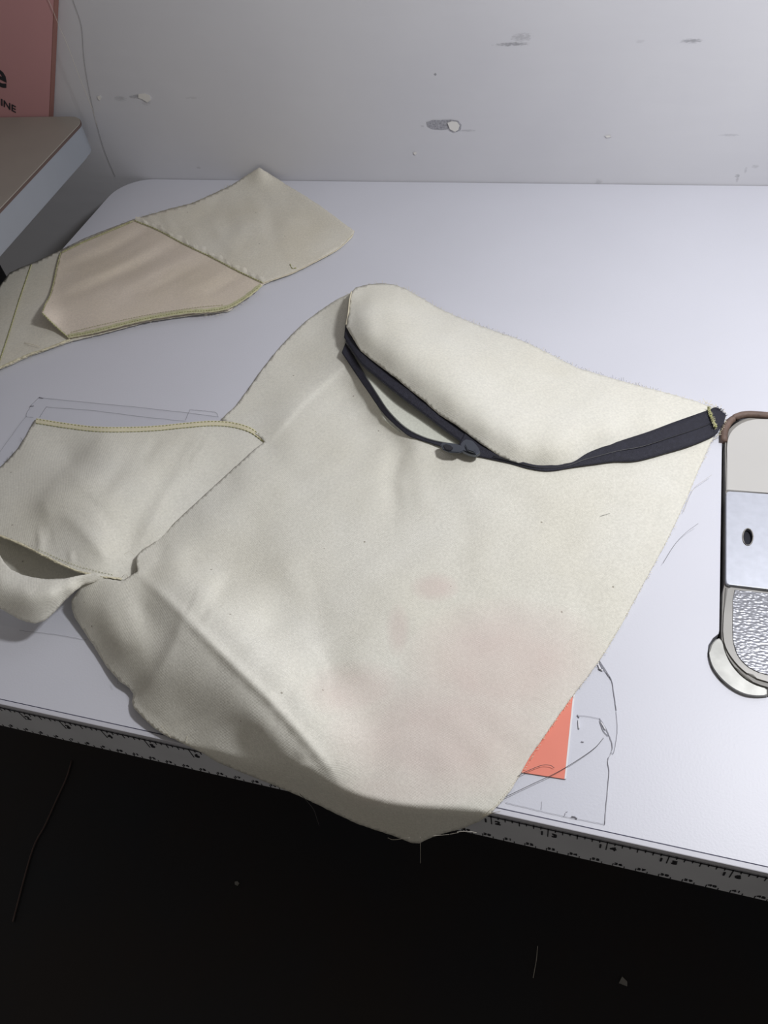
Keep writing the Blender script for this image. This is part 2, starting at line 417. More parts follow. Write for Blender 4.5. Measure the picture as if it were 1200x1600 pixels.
wall_patch('plaster_chip', [(216, 147), (226, 146), (234, 149), (236, 156), (230, 160), (222, 155), (216, 153)], M['plaster'], .0007)
wall_patch('plaster_chip', [(152, 151), (156, 149), (159, 153), (156, 157), (153, 155)], M['plaster'], .0007)

# ------------------------------------------------------------------ sewing table
LX, FY, BY, RX = -0.5056, 0.1285, 0.6698, 0.75
tb = empty('sewing_table', (0.1, 0.4, 0), 'white laminate sewing table with a ruler printed tape along its front edge', 'table')
SX = P(1127.5, 830).x                              # left edge of the machine cut-out
cut0, cut1 = P(1200, 1088).y, P(1200, 646).y      # its front and back
def cutout():
    # outline of the hole in the top, from pixels on the table plane, then right to beyond the frame
    pts = [(1128, 700), (1128, 668), (1134, 656), (1148, 648), (1165, 644.5), (1200, 646.5)]
    a = [tuple(P(x, y).xy) for x, y in pts]
    b = [(.55, a[-1][1]), (.55, P(1200, 1089).y)]
    lower = [(1200, 1089), (1185, 1089.5), (1165, 1086.5), (1145, 1078), (1125, 1063), (1112, 1044), (1105.5, 1022), (1107, 1008), (1114, 997), (1123, 990), (1124, 985)]
    return a + b + [tuple(P(x, y).xy) for x, y in lower]
CUT = cutout()
outer = round_corner([(LX, BY), (LX, FY), (RX, FY), (RX, BY)], 0, .034, 12) + [(LX, FY), (RX, FY), (RX, BY)]
outer = [(x, y) for x, y in outer]
def slab(name, outer, hole, z0, z1, mat, parent, bev=.0015):
    pts = [Vector(p) for p in outer] + [Vector(p) for p in hole]; n = len(outer); k = len(hole)
    es = [(i, (i+1) % n) for i in range(n)] + [(n+i, n+(i+1) % k) for i in range(k)]
    vs, ee, fs, *_ = delaunay_2d_cdt(pts, es, [], 2, 1e-7)
    xy = np.array([tuple(v) for v in vs])
    H = np.array(hole); fs = [f for f in fs if not inside(np.array([np.mean([xy[i] for i in f], axis=0)]), H)[0] and inside(np.array([np.mean([xy[i] for i in f], axis=0)]), np.array(outer))[0]]
    bm = bmesh.new(); top = [bm.verts.new((x, y, z1)) for x, y in xy]
    for f in fs: bm.faces.new([top[i] for i in f])
    bmesh.ops.recalc_face_normals(bm, faces=bm.faces)
    if sum(f.normal.z for f in bm.faces) < 0: bmesh.ops.reverse_faces(bm, faces=bm.faces)
    r = bmesh.ops.extrude_face_region(bm, geom=list(bm.faces))
    # extruded copy becomes the top; drop the original to the bottom
    ext = [g for g in r['geom'] if isinstance(g, bmesh.types.BMVert)]; es_ = set(ext)
    for v in bm.verts:
        if v not in es_: v.co.z = z0
    bm.normal_update()
    be = [e for e in bm.edges if all(v in es_ for v in e.verts) and any(abs(f.normal.z) < .3 for f in e.link_faces)]
    if bev: bmesh.ops.bevel(bm, geom=be, offset=bev, segments=3, affect='EDGES', profile=.5)
    return bm_obj(name, bm, mat, parent)
slab('table_top', outer, CUT, TZ-.031, TZ, M['laminate'], tb, .0003)
# front edge band: lit rounded nosing, then the tape below it
YF = 0.1262
bm = bmesh.new(); box(bm, (LX, YF, TZ-.0320), (RX, FY+.0004, TZ+.0001), .0004, 2); bm_obj('edge_band', bm, M['edge'], tb)
bm = bmesh.new(); box(bm, (LX, FY+.0002, TZ-.002), (RX, FY+.0006, TZ+.00012)); bm_obj('edge_joint', bm, M['seam'], tb)
tp = None
bm = bmesh.new(); box(bm, (LX+.01, YF-.0006, TZ-.0322), (RX, YF+.0002, PY(970, 1320.5, YF).z)); tp = bm_obj('ruler_tape', bm, M['tape'], tb); tp['label'] = 'grey ruler tape with inch and centimetre marks'
YP = YF-.0008
x16 = PY(1137, 1372, YF).x; inch = lambda k: x16-(16-k)*.0254
ZL = PY(970, 1321.5, YP).z
bm = bmesh.new(); box(bm, (LX+.01, YP, ZL-.0005), (RX, YP+.0004, ZL)); bm_obj('ruler_line', bm, M['print'], tp)
bm = bmesh.new()
for k in range(-8, 26*8):
    x = inch(k/8)
    if x < LX+.012 or x > RX: continue
    l = .0095 if k % 8 == 0 else (.0042 if k % 4 == 0 else (.0032 if k % 2 == 0 else .0022))
    box(bm, (x-.00022, YP, ZL-l), (x+.00022, YP+.0004, ZL))
o = bm_obj('inch_ticks', bm, M['print'], tp); o['kind'] = 'stuff'
bm = bmesh.new()
for k in range(-1, 60):
    for s in range(0, 2):
        x = inch((k+s*.5)/2.54)
        if x < LX+.012 or x > RX: continue
        box(bm, (x-.0002, YP, TZ-.0316), (x+.0002, YP+.0004, TZ-.0316+(.0028 if s == 0 else .0018)))
o = bm_obj('centimetre_ticks', bm, M['print'], tp); o['kind'] = 'stuff'
def text_mesh(name, body, size, loc, mat, parent, rot=(math.pi/2, 0, 0), align='CENTER', extr=.0002, bold=0.0, sx=1.0):
    cu = bpy.data.curves.new(name, 'FONT'); cu.body = body; cu.size = size; cu.align_x = align; cu.align_y = 'CENTER'; cu.extrude = extr; cu.offset = bold; cu.resolution_u = 3
    ob = bpy.data.objects.new('tmp_text', cu); COL.objects.link(ob)
    me = bpy.data.meshes.new_from_object(ob.evaluated_get(bpy.context.evaluated_depsgraph_get()))
    bpy.data.objects.remove(ob)
    R = (rot if isinstance(rot, Matrix) else Matrix.Rotation(rot[0], 4, 'X'))
    me.transform(Matrix.Translation(loc) @ R @ Matrix.Diagonal((sx, 1, 1, 1)))
    me.materials.clear()
    return link(name, me, mat, parent)
for k in range(1, 26):
    x = inch(k)
    if x < LX+.02 or x > RX-.01: continue
    s = str(k)
    if len(s) == 2:
        text_mesh('numeral', s[0], .0056, (x-.0026, YP, ZL-.0064), M['print'], tp, bold=.0001, sx=1.0)
        text_mesh('numeral', s[1], .0056, (x+.0029, YP, ZL-.0064), M['print'], tp, bold=.0001, sx=1.0)
    else:
        text_mesh('numeral', s, .0056, (x+.0028, YP, ZL-.0064), M['print'], tp, bold=.0001, sx=1.0)
for k in range(2, 50):
    x = inch(k/2.54)
    if x < LX+.02 or x > .3: continue
    text_mesh('numeral', str(k), .0032, (x+.0022, YP, TZ-.0282), M['print'], tp, sx=1.2)
# steel legs under the top
for x in (-.44, .64):
    bm = bmesh.new(); box(bm, (x-.02, .50, .04), (x+.02, .56, TZ-.031), .003); box(bm, (x-.025, .40, 0), (x+.025, .65, .04), .004); box(bm, (x-.02, .20, TZ-.06), (x+.02, .63, TZ-.031), .003)
    bm_obj('leg', bm, M['black'], tb)

# ------------------------------------------------------------------ sewing machine bed (set into the table)
mb = empty('sewing_machine', (SX+.15, .33, TZ-.03), 'grey industrial sewing machine bed let into the table at the right edge', 'sewing machine')
ZB = .0015
def Z2(pts, z): return [tuple(P(x, y, z).xy) for x, y in pts]
XR = .50
def plate(name, pts, z0, z1, mat, bev=.0008, parent=mb, closed_right=True, label=None, smooth=True):
    q = Z2(pts, z1)
    if closed_right: q = q + [(XR, q[-1][1]), (XR, q[0][1])]
    bm = bmesh.new(); prism(bm, q, TZ+z0, TZ+z1)
    if bev: bevel_top(bm, TZ+z1, bev)
    o = bm_obj(name, bm, mat, parent, False)
    if label: o['label'] = label
    return o
def arcpts(pts, n): return [tuple(p) for p in smooth_line(pts, n)]
up = arcpts([(1200, 655), (1178, 655.5), (1160, 661), (1146, 671), (1138, 684), (1136, 700)], 16) + [(1134.5, 765)]
plate('bed_casting', arcpts([(1200, 652), (1176, 652), (1156, 658), (1141, 669), (1133.5, 684), (1133, 700)], 16) + [(1133.8, 765), (1133.5, 905)] + arcpts([(1129.5, 925), (1128.3, 960), (1127.5, 995), (1131, 1013), (1143, 1035), (1160, 1055), (1180, 1067), (1200, 1073.5)], 16), -.03, ZB-.0006, M['bedside'], .0012)
plate('bed_cover', up[::1] + [(1200, 770)], -.002, ZB+.0006, M['bed'], .0010, label='smooth light grey enamel cover')
# gasket round the back corner
g = smooth_line([(1131, 690, 1.5), (1132, 674, 1.8), (1139, 660, 2.0), (1152, 651, 2.0), (1170, 647.5, 2.0), (1200, 649.5, 2.0)], 30)
bm = bmesh.new()
G = [P(a, b, c/1000) for a, b, c in g] + [Vector((XR, P(1200, 649.5, .002).y, TZ+.002))]
tube(bm, G, .0022, 8); bm_obj('gasket', bm, M['rubber'], mb, True)['label'] = 'brown rubber gasket'
# slide plate with the oval hole
def holed(name, outer_px, hole_c, hr, z0, z1, mat):
    q = Z2(outer_px, z1); c = P(hole_c[0], hole_c[1], z1).xy; e = P(hole_c[0]+hr[0], hole_c[1], z1).xy; u = P(hole_c[0], hole_c[1]-hr[1], z1).xy
    hp = [tuple(c+(e-c)*math.cos(a)+(u-c)*math.sin(a)) for a in [2*math.pi*i/28 for i in range(28)]]
    return slab(name, q, hp, TZ+z0, TZ+z1, mat, mb, .0004), hp
XR2 = .20
q0 = [(1200, 771.5), (1140, 767.3), (1136.5, 768), (1134.8, 771), (1134.6, 840), (1134.3, 905), (1135.3, 911), (1139, 913.3), (1200, 920.5)]
r0 = P(1200, 771.5, ZB).y; r1 = P(1200, 920.5, ZB).y
def holed_plate():
    z1 = ZB+.0016; q = Z2(q0, z1) + [(XR2, r1), (XR2, r0)]
    c = P(1168.5, 839, z1).xy; e = P(1176.5, 839, z1).xy; u = P(1168.5, 826, z1).xy
    hp = [tuple(c+(e-c)*math.cos(a)+(u-c)*math.sin(a)) for a in [2*math.pi*i/28 for i in range(28)]]
    o = slab('slide_plate', q, hp, TZ+ZB-.001, TZ+z1, M['steel'], mb, .0003); o['label'] = 'bright steel slide plate with an oval finger hole'
    bm = bmesh.new(); vb = [bm.verts.new((x, y, TZ+ZB-.0004)) for x, y in hp]; bm.faces.new(vb); h = bm_obj('hole_shadow_well', bm, M['dark'], mb); h.name = 'finger_hole_shade'  # flat dark disc, its colour stands for the shade inside the hole
    ring = [bm for bm in ()]
    bm = bmesh.new(); pts = [Vector((x, y, TZ+z1+.0001)) for x, y in hp]; pts.append(pts[0]); tube(bm, pts, .00035, 5); bm_obj('hole_rim', bm, M['bedside'], mb, True)
holed_plate()
lowp = [(1200, 925), (1142, 917.5), (1133.5, 917)] + [(1131, 960)] + arcpts([(1130, 985), (1132, 1004), (1140, 1022), (1156, 1042), (1176, 1057), (1200, 1065)], 14)
plate('front_cover', lowp, -.001, ZB+.0004, plain('grey_border', (150, 148, 144), .42, .3, 60, .08), .0012, label='grey bordered front cover plate')
tex = [(1200, 927), (1148, 921), (1145.5, 935), (1145, 980)] + arcpts([(1145.5, 998), (1149, 1015), (1160, 1033), (1178, 1047), (1200, 1054)], 12)
plate('hammered_panel', tex, 0, ZB+.0009, M['hammered'], .0004, label='hammered silver textured inlay')
# crescent insert at the front corner
cr_out = arcpts([(1200, 1086), (1180, 1086.5), (1162, 1083), (1143, 1073), (1126, 1058), (1114, 1041), (1108.5, 1022), (1110, 1009), (1117, 999.5), (1124, 996.5)], 26)
cr_in = arcpts([(1124, 996.5), (1128.5, 1001), (1131, 1015), (1141, 1037), (1158, 1057), (1178, 1070), (1200, 1077)], 20)
q = Z2(cr_out, .002) + Z2(cr_in, .002)[1:]
bm = bmesh.new(); prism(bm, q, TZ-.004, TZ+.0022); bevel_top(bm, TZ+.0022, .0007, 3); bm_obj('corner_insert', bm, M['chrome'], mb)['label'] = 'worn nickel crescent corner insert'
# under body inside the slot
bm = bmesh.new(); box(bm, (SX-.010, cut0+.004, TZ-.05), (XR+.02, cut1-.003, TZ-.0315)); bm_obj('drip_pan', bm, M['dark'], mb)

# ------------------------------------------------------------------ neighbouring table on the left, pink carton
SH = .0667
st = empty('side_table', (-.8, .4, 0), 'higher beige topped table at the upper left with pale grey edging', 'table')
A = P(113, 205, SH); B = P(0, 325, SH)
dirn = Vector((A.x-B.x, A.y-B.y)).normalized(); 
ybk = .6600
def sx(y): return B.x+(A.x-B.x)*(y-B.y)/(A.y-B.y)
sp_ = [(-1.15, .14), (sx(.14), .14), (sx(ybk), ybk), (-1.15, ybk)]
rc = [sp_[0], sp_[1]] + round_corner(sp_, 2, .018, 10) + [sp_[3]]
bm = bmesh.new(); prism(bm, rc, TZ+SH-.0016, TZ+SH); bevel_top(bm, TZ+SH, .0005, 2); bm_obj('top_panel', bm, M['side_top'], st)
def inset(poly, d):
    cx = sum(p[0] for p in poly)/len(poly); cy = sum(p[1] for p in poly)/len(poly)
    return [(x-(1 if x > cx else -1)*d, y-(1 if y > cy else -1)*d) for x, y in poly]
bm = bmesh.new(); prism(bm, inset(rc, -.0004), TZ+SH-.0030, TZ+SH-.0008); bm_obj('edge_line', bm, M['brown'], st)['label'] = 'thin brown edge line'
bm = bmesh.new(); prism(bm, inset(rc, .0002), TZ+SH-.0270, TZ+SH-.0030); bevel_top(bm, TZ+SH-.0030, .0005); bm_obj('edging', bm, M['side_edge'], st)
bm = bmesh.new(); prism(bm, inset(rc, .0035), TZ+SH-.0300, TZ+SH-.0270); bm_obj('edging_lip', bm, M['side_edge'], st)
for x in (-1.08, -.62):
    bm = bmesh.new(); box(bm, (x-.02, .50, .04), (x+.02, .56, TZ+SH-.03), .003); box(bm, (x-.025, .42, 0), (x+.025, .65, .04), .004)
    bm_obj('leg', bm, M['black'], st)
YK = .6615
ck0, ck1 = PY(85, 0, YK), PY(77.5, 178, YK)
dn = (ck1-ck0).normalized(); rt = Vector((-dn.z, 0, dn.x)); 
if rt.x < 0: rt = -rt
c0 = ck0-dn*.16; c1 = ck1+dn*.10
pk = empty('pink_carton', ck1+Vector((0, 0, -.01)), 'flat pink carton with black lettering leaning askew behind the side table', 'carton')
def quad_prism(name, a, b, c, d, t, mat, parent):
    bm = bmesh.new(); f = [bm.verts.new(v) for v in (a, b, c, d)]; k = [bm.verts.new(v+Vector((0, t, 0))) for v in (a, b, c, d)]
    bm.faces.new(f); bm.faces.new(k[::-1])
    for i in range(4): bm.faces.new((f[i], k[i], k[(i+1) % 4], f[(i+1) % 4]))
    bmesh.ops.bevel(bm, geom=list(bm.edges), offset=.0002, segments=2, affect='EDGES')
    return bm_obj(name, bm, mat, parent)
quad_prism('carton_face', c0-rt*.22, c0-rt*.0004, c1-rt*.0004, c1-rt*.22, .0070, M['pink'], pk)
quad_prism('carton_side', c0-rt*.0006, c0, c1, c1-rt*.0006, .0080, M['pinkside'], pk)['label'] = 'brown raw card edge'
upv = -dn; nrmv = Vector((0, -1, 0))
RT = Matrix((( rt.x, upv.x, nrmv.x, 0), (rt.y, upv.y, nrmv.y, 0), (rt.z, upv.z, nrmv.z, 0), (0, 0, 0, 1)))
pe = PY(11, 124, YK-.0002); text_mesh('lettering', 'e', .034, pe, M['print'], pk, rot=RT, align='RIGHT', bold=.0006)
pe = PY(25, 172, YK-.0002); text_mesh('lettering', 'MACHINE', .0100, pe, M['print'], pk, rot=RT, align='RIGHT', bold=.0001)

# threads hanging against the wall
thread('hanging_thread', [(108, -30, 0), (114, 0, 0), (127, 40, 0), (131, 90, 0), (139, 140, 0), (150, 190, 0), (163, 235, 0), (180, 276, 0)], M['dark_thread'], 'dark grey thread hanging down the wall behind the table corner', w=WALL-.0006, r=.00011)
thread('hanging_thread', [(60, -30, 0), (78, 5, 0), (92, 40, 0), (106, 72, 0), (120, 110, 0), (134, 145, 0), (146, 175, 0), (152, 200, 0)], M['pale_thread'], 'pale cream thread slanting across the pink carton and wall', w=YK-.0012, r=.00016)

# ------------------------------------------------------------------ clear film and salmon card under the canvas
def flat_piece(name, pts, z, t, mat, label, cat, parent=None):
    q = [P(x, y, z) for x, y in pts]; bm = bmesh.new(); prism(bm, [(v.x, v.y) for v in q], TZ+z, TZ+z+t); o = bm_obj(name, bm, mat, parent)
    if parent is None: tag(o, label, cat)
    return o
fa = flat_piece('clear_film', [(700, 1150), (800, 1000), (920, 1010), (934, 1033), (948, 1045), (957, 1062), (960, 1080), (963, 1100), (964.5, 1125), (964, 1150), (958, 1176), (951, 1180), (950, 1192), (952, 1206), (949, 1235), (945, 1288), (880, 1274), (780, 1252), (720, 1236)], .0002, .00008, M['film'],
                'clear film sheet with a torn edge taped at the front right', 'plastic film')
def crease(pts, z=.0005, r=.00012, mat='crease', parent=None, n=20, name='film_crease'):
    L = smooth_line([(a, b, 0) for a, b in pts], n); bm = bmesh.new(); tube(bm, [P(a+random.uniform(-.3, .3), b+random.uniform(-.3, .3), z) for a, b, _ in L], r, 4); return bm_obj(name, bm, M[mat], parent, True)
crease([(934, 1030), (942, 1040), (950, 1053), (955, 1061), (958, 1075), (961, 1095), (963, 1110)], r=.00017, parent=fa)
crease([(937, 1034), (940, 1042), (948, 1052), (955, 1062)], r=.00018, parent=fa)
crease([(963, 1112), (964.5, 1130), (964, 1150), (959, 1176), (955, 1176)], r=.00010, parent=fa)
crease([(951, 1183), (950, 1192), (952, 1206), (950, 1230), (947, 1262), (945, 1288)], r=.00016, parent=fa)
crease([(945, 1288), (905, 1280), (870, 1273), (790, 1254)], r=.00008, parent=fa)
crease([(937, 1123), (945, 1135), (953, 1152), (957, 1166), (954, 1178), (950, 1186)], r=.00016, parent=fa)
crease([(937, 1126), (943, 1142), (950, 1150)], r=.00016, parent=fa)
crease([(903, 1118), (920, 1119.5), (938, 1123)], r=.00008, parent=fa)
crease([(902, 1117), (905, 1121)], r=.00028, parent=fa, n=4)
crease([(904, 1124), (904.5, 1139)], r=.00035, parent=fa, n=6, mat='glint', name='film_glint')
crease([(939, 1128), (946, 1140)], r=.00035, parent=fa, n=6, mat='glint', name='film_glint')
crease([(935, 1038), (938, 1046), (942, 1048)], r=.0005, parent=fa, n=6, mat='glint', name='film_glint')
crease([(936, 1044), (938, 1047)], r=.0005, parent=fa, n=4)
crease([(908, 1159), (912, 1159.5)], r=.0002, parent=fa, n=4)
crease([(882, 1275), (884, 1269), (887, 1268)], r=.00012, parent=fa, n=6)
crease([(893, 1276), (897, 1276), (902, 1279)], r=.0003, parent=fa, n=5)
crease([(846, 1265), (847, 1252)], r=.00008, parent=fa, n=5)
sc = flat_piece('salmon_card', [(760, 1195), (800, 1010), (903, 1040), (895.5, 1087), (882, 1217.5), (818, 1207.5), (790, 1203)], .0004, .0003, M['salmon'], 'salmon pink card poking out from under the canvas', 'card')
flat_piece('card_edge', [(902, 1040), (905, 1040), (898, 1087), (884.8, 1217), (882, 1217.5), (895.3, 1087)], .00045, .0003, M['white'], '', '', sc)['label'] = 'white cut edge'
fb = flat_piece('clear_film', [(61, 621), (130, 628), (250, 640), (345, 651), (420, 760), (330, 1000), (240, 1020), (130, 997), (-60, 968), (-80, 800), (0, 700), (30, 660)], .0002, .00008, M['film'],
                'clear film sheet showing above the hemmed canvas panel on the left', 'plastic film')
crease([(61, 621), (130, 628), (250, 640), (341, 651)], r=.00010, parent=fb)
crease([(48, 634), (41, 650), (52, 652)], r=.00010, parent=fb)
crease([(48, 634), (61, 621)], r=.00010, parent=fb)
crease([(41, 650), (20, 678), (0, 706)], r=.00008, parent=fb)
crease([(72, 636), (62, 652)], r=.00012, parent=fb)
crease([(72, 636), (140, 641), (230, 652), (290, 658)], r=.00010, parent=fb)
crease([(297, 640), (290, 656)], r=.00010, parent=fb)
crease([(61, 621), (68, 622)], r=.00035, parent=fb, n=4)
crease([(47, 635), (53, 634)], r=.00035, parent=fb, n=4)
crease([(297, 640), (335, 644), (341, 651)], r=.00010, parent=fb)
crease([(30, 985), (90, 992), (135, 1000)], r=.00008, parent=fb)

# ------------------------------------------------------------------ the canvas bag panel (main piece)
cp = empty('canvas_bag_panel', P(600, 900, 0), 'large natural canvas bag piece with a half open black zipper, draped over the table front', 'fabric')
cv = M['canvas']
def hy(x, y, Y): return (x, y, hY(x, y, Y)*1000)
main_ctrl = [
    # strip at the back left
    (548, 458, 16), (500, 487, 5), (455, 524, 2), (410, 577, 1.5), (370, 632, 1.5), (345, 655, 2), (385, 672, 3), (420, 640, 3), (470, 580, 3), (510, 530, 5), (535, 500, 9), (520, 590, 5), (470, 632, 5.0), (444, 662, 5.5),
    # main field
    (418, 692, 4), (360, 740, 3.6), (300, 795, 5), (245, 848, 7), (378, 748, 6.2), (318, 803, 7.6), (265, 853, 10), (216, 872, 13), (216, 898, 17),
    (527, 1217, 6),
    (300, 880, 12), (350, 920, 13), (420, 980, 12), (500, 1060, 10), (560, 1130, 7), (450, 900, 8), (400, 820, 6), (330, 840, 8), (480, 760, 5), (540, 850, 5), (550, 680, 4), (530, 600, 4),
    (600, 700, 5), (615, 684, 6), (637, 684, 10.5), (665, 694, 10.5), (655, 720, 7), (700, 708, 9.5), (760, 726, 8.5), (545, 560, 10), (560, 590, 9.5), (580, 618, 9), (604, 652, 9), (575, 640, 4), (550, 610, 4), (600, 670, 4.5), (850, 742, 7), (960, 730, 4), (1060, 706, 3), (1110, 690, 2.5),
    (700, 780, 6), (800, 800, 5), (900, 820, 3), (620, 780, 4), (600, 950, 6), (700, 950, 4), (560, 1040, 9), (640, 1080, 5), (750, 1100, 3), (850, 1000, 2.5), (950, 900, 2), (1000, 800, 2.5),
    (1080, 765, 1.5), (1040, 850, 1.5), (1000, 920, 1.5), (965, 985, 1.5), (935, 1035, 1.8), (895, 1088, 1.6), (850, 1150, 1.6), (820, 1200, 1.8), (795, 1238, 2),
    # flap in front of the crest
    (130, 912, 14), (112, 940, 8), (116, 964, 4), (140, 1003, 3), (165, 1038, 3), (188, 1066, 4), (210, 1085, 3.5), (207, 1105, 3), (250, 1142, 3), (290, 1166, 3), (160, 950, 17), (190, 1000, 17), (235, 1055, 15), (280, 1100, 13), (330, 1133, 13), (390, 1158, 13), (225, 1090, 7), (262, 1130, 6),
    (340, 1172, 6), (400, 1190, 7), (460, 1206, 7.5), (520, 1230, 4),
    # over the front edge
    (340, 1192, 2), (400, 1217, 1.5), (440, 1233, 1), (500, 1259, .5), (560, 1288, 0), (610, 1305, 0), (652, 1318, 0), (700, 1301, 0), (725, 1294, 0), (765, 1274, .5), (560, 1246, 1), (600, 1256, 1), (650, 1263, 1), (700, 1266, 1), (740, 1268, 1),
    (600, 1200, 2.5), (700, 1200, 2.2), (780, 1180, 2), (650, 1150, 3), (560, 1190, 5),
]
crest = [(213, 893), (250, 926), (285, 959), (330, 1004), (370, 1043), (420, 1091), (460, 1135), (497, 1178), (527, 1217)]
main_creases = [
    (crest, 1.5, 8, 8),
    ([(418, 690), (445, 660), (470, 630), (520, 586), (550, 558)], 1.2, 5, 22),
    ([(290, 966), (277, 1000), (253, 1045), (215, 1100)], 3.2, 12, 48),
    ([(225, 905), (245, 880), (262, 850)], -1.2, 16, 10),
    ([(318, 965), (340, 930), (352, 905)], -1.6, 14, 10),
    ([(312, 985), (330, 955), (330, 925)], .9, 9, 9),
    ([(438, 1100), (455, 1070), (462, 1030)], -1.3, 14, 12),
    ([(505, 1110), (508, 1060), (492, 1020), (470, 1000)], 1.2, 9, 16),
    ([(480, 1075), (495, 1100), (505, 1120)], -.7, 10, 10),
    ([(640, 690), (622, 715), (612, 755), (618, 800)], -1.8, 20, 12),
    ([(645, 692), (655, 740), (660, 800)], .8, 14, 20),
    ([(700, 760), (730, 840), (722, 900)], -.7, 26, 20),
    ([(780, 740), (830, 800), (900, 860)], -.6, 25, 25),
    ([(900, 740), (960, 760), (1020, 790)], .6, 16, 20),
    ([(560, 880), (640, 960), (660, 1040)], .7, 24, 30),
    ([(480, 880), (500, 960), (500, 1010)], -.6, 20, 16),
    ([(452, 1172), (470, 1192), (482, 1212)], -.8, 9, 9),
    ([(150, 925), (150, 980), (185, 1040)], -1.2, 18, 18),
    ([(196, 930), (215, 990), (220, 1020)], .9, 14, 16),
    ([(440, 560), (480, 540), (520, 500)], -.6, 14, 14),
]
for i in range(1, len(crest)-1):
    a, b, c = np.array(crest[i-1], float), np.array(crest[i], float), np.array(crest[i+1], float)
    for t in (0, .5):
        q = b+(c-b)*t; d = (c-b)/np.linalg.norm(c-b); n_ = np.array([-d[1], d[0]])       # n_ points to the flap side
        hc = [23, 29, 32, 32, 30, 26, 18][i-1]*(1-t) + [23, 29, 32, 32, 30, 26, 18, 8][i]*t
        main_ctrl += [tuple(q)+(hc,), tuple(q+n_*16)+(hc-1.5,), tuple(q+n_*38)+(hc-4.6,), tuple(q-n_*16)+(hc-.8,), tuple(q-n_*45)+(hc-4.5,)]
fmain = Field(main_ctrl, main_creases, noise=.22)
fbase = fmain
bend_x = [300, 480, 560, 600, 650, 700, 745, 800]
bend_y = [.1235, .1215] + [P(x, y, .001).y for x, y in [(560, 1246), (600, 1257), (650, 1264), (700, 1267), (745, 1270)]] + [.1245]
def fmain(xy):                                  # the cloth lies on the table and drops over its front edge
    xy = np.atleast_2d(np.array(xy, float)); b = fbase(xy)
    Yp = np.interp(xy[:, 0], bend_x, bend_y); v = np.c_[xy-np.array([600., 800.]), np.full(len(xy), F)] @ RM.T
    p = CH + v[:, 2]*(Yp/v[:, 1]); k = .0075
    t = np.clip(.5+.5*(p-b)/k, 0, 1)
    return p*(1-t)+b*t-k*t*(1-t)
main_outline = [(548, 457), (524, 469), (500, 485), (476, 503), (455, 523), (432, 548), (410, 576), (390, 604), (370, 632), (345, 655), (366, 664), (390, 673), (404, 681), (414, 690),
    (395, 704), (360, 736), (325, 768), (290, 800), (262, 827), (240, 848), (222, 859), (214, 868), (213, 880), (215, 893), (203, 900), (190, 908), (172, 905), (152, 903), (130, 912), (112, 937), (112, 950), (116, 964), (130, 985), (142, 1003), (152, 1018), (165, 1040), (178, 1055), (188, 1066),
    (202, 1075), (208, 1084), (206, 1096), (209, 1106), (222, 1120), (240, 1137), (256, 1148), (275, 1156), (292, 1165), (315, 1176), (340, 1191), (370, 1204), (400, 1216), (440, 1232), (470, 1245), (500, 1259), (530, 1274), (560, 1288), (590, 1298), (620, 1308), (642, 1317), (655, 1318), (667, 1312), (690, 1303), (725, 1294), (748, 1284), (765, 1273),
    (785, 1251), (800, 1232), (814, 1207), (828, 1182), (850, 1151), (872, 1119), (895, 1087), (915, 1061), (935, 1034), (952, 1008), (968, 982), (985, 950), (1003, 916), (1022, 882), (1040, 849), (1058, 812), (1075, 775), (1090, 738), (1107, 700), (1118, 676), (1100, 672), (1000, 700), (920, 716), (850, 730), (790, 717), (745, 708), (712, 702), (680, 692), (655, 684), (634, 674), (604, 644), (580, 610), (558, 576), (540, 545), (540, 510), (545, 480)]
def pink_cast(xy):  # soft ellipses of a pinkish colour cast, painted into the canvas colour
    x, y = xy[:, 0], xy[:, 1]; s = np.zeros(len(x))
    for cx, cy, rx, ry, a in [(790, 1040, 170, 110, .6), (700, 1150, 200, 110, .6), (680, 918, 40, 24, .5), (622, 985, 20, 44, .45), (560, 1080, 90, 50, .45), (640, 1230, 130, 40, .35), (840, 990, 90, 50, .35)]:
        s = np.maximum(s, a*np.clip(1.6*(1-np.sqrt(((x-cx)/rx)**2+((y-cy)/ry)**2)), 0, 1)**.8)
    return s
cloth('main_panel', main_outline, fmain, cv, cp, 4.0, attr=pink_cast)

# upper pouch panel above the zipper
up_ctrl = [(548, 457, 20), (560, 448, 16), (600, 442, 8), (632, 450, 5), (690, 486, 3), (750, 508, 2.5), (800, 526, 2.5), (860, 556, 2.5), (900, 575, 2.5), (950, 591, 2.5), (1000, 605, 2.5), (1060, 622, 2.5), (1112, 638, 3),
    (545, 480, 21), (541, 508, 20), (564, 546, 20), (597, 572, 20), (641, 607, 19), (685, 644, 17), (737, 680, 15), (781, 710, 12), (839, 728, 8), (896, 723, 7), (915, 711, 7), (933, 703, 6.5), (973, 689, 6), (1013, 676, 5.5), (1053, 661, 5), (1104, 643, 4),
    (556, 490, 25), (575, 525, 27), (610, 550, 27), (655, 585, 26), (705, 625, 24), (760, 665, 21), (810, 695, 17), (860, 700, 15), (900, 690, 13), (950, 672, 11), (1010, 655, 8),
    (580, 470, 25), (600, 500, 28), (640, 520, 27), (700, 560, 25), (780, 610, 20), (850, 650, 16), (700, 515, 14), (800, 565, 12), (900, 620, 10), (1000, 630, 6), (620, 465, 17), (570, 460, 20)]
fup = Field(up_ctrl, [([(600, 560), (640, 545), (700, 530)], .8, 14, 14), ([(548, 470), (546, 490), (543, 512)], 1.0, 5, 5), ([(760, 560), (820, 640), (850, 700)], -.5, 30, 25), ([(930, 600), (960, 640), (950, 690)], .5, 25, 25), ([(565, 470), (590, 490), (600, 530)], -.6, 12, 16)], noise=.2)
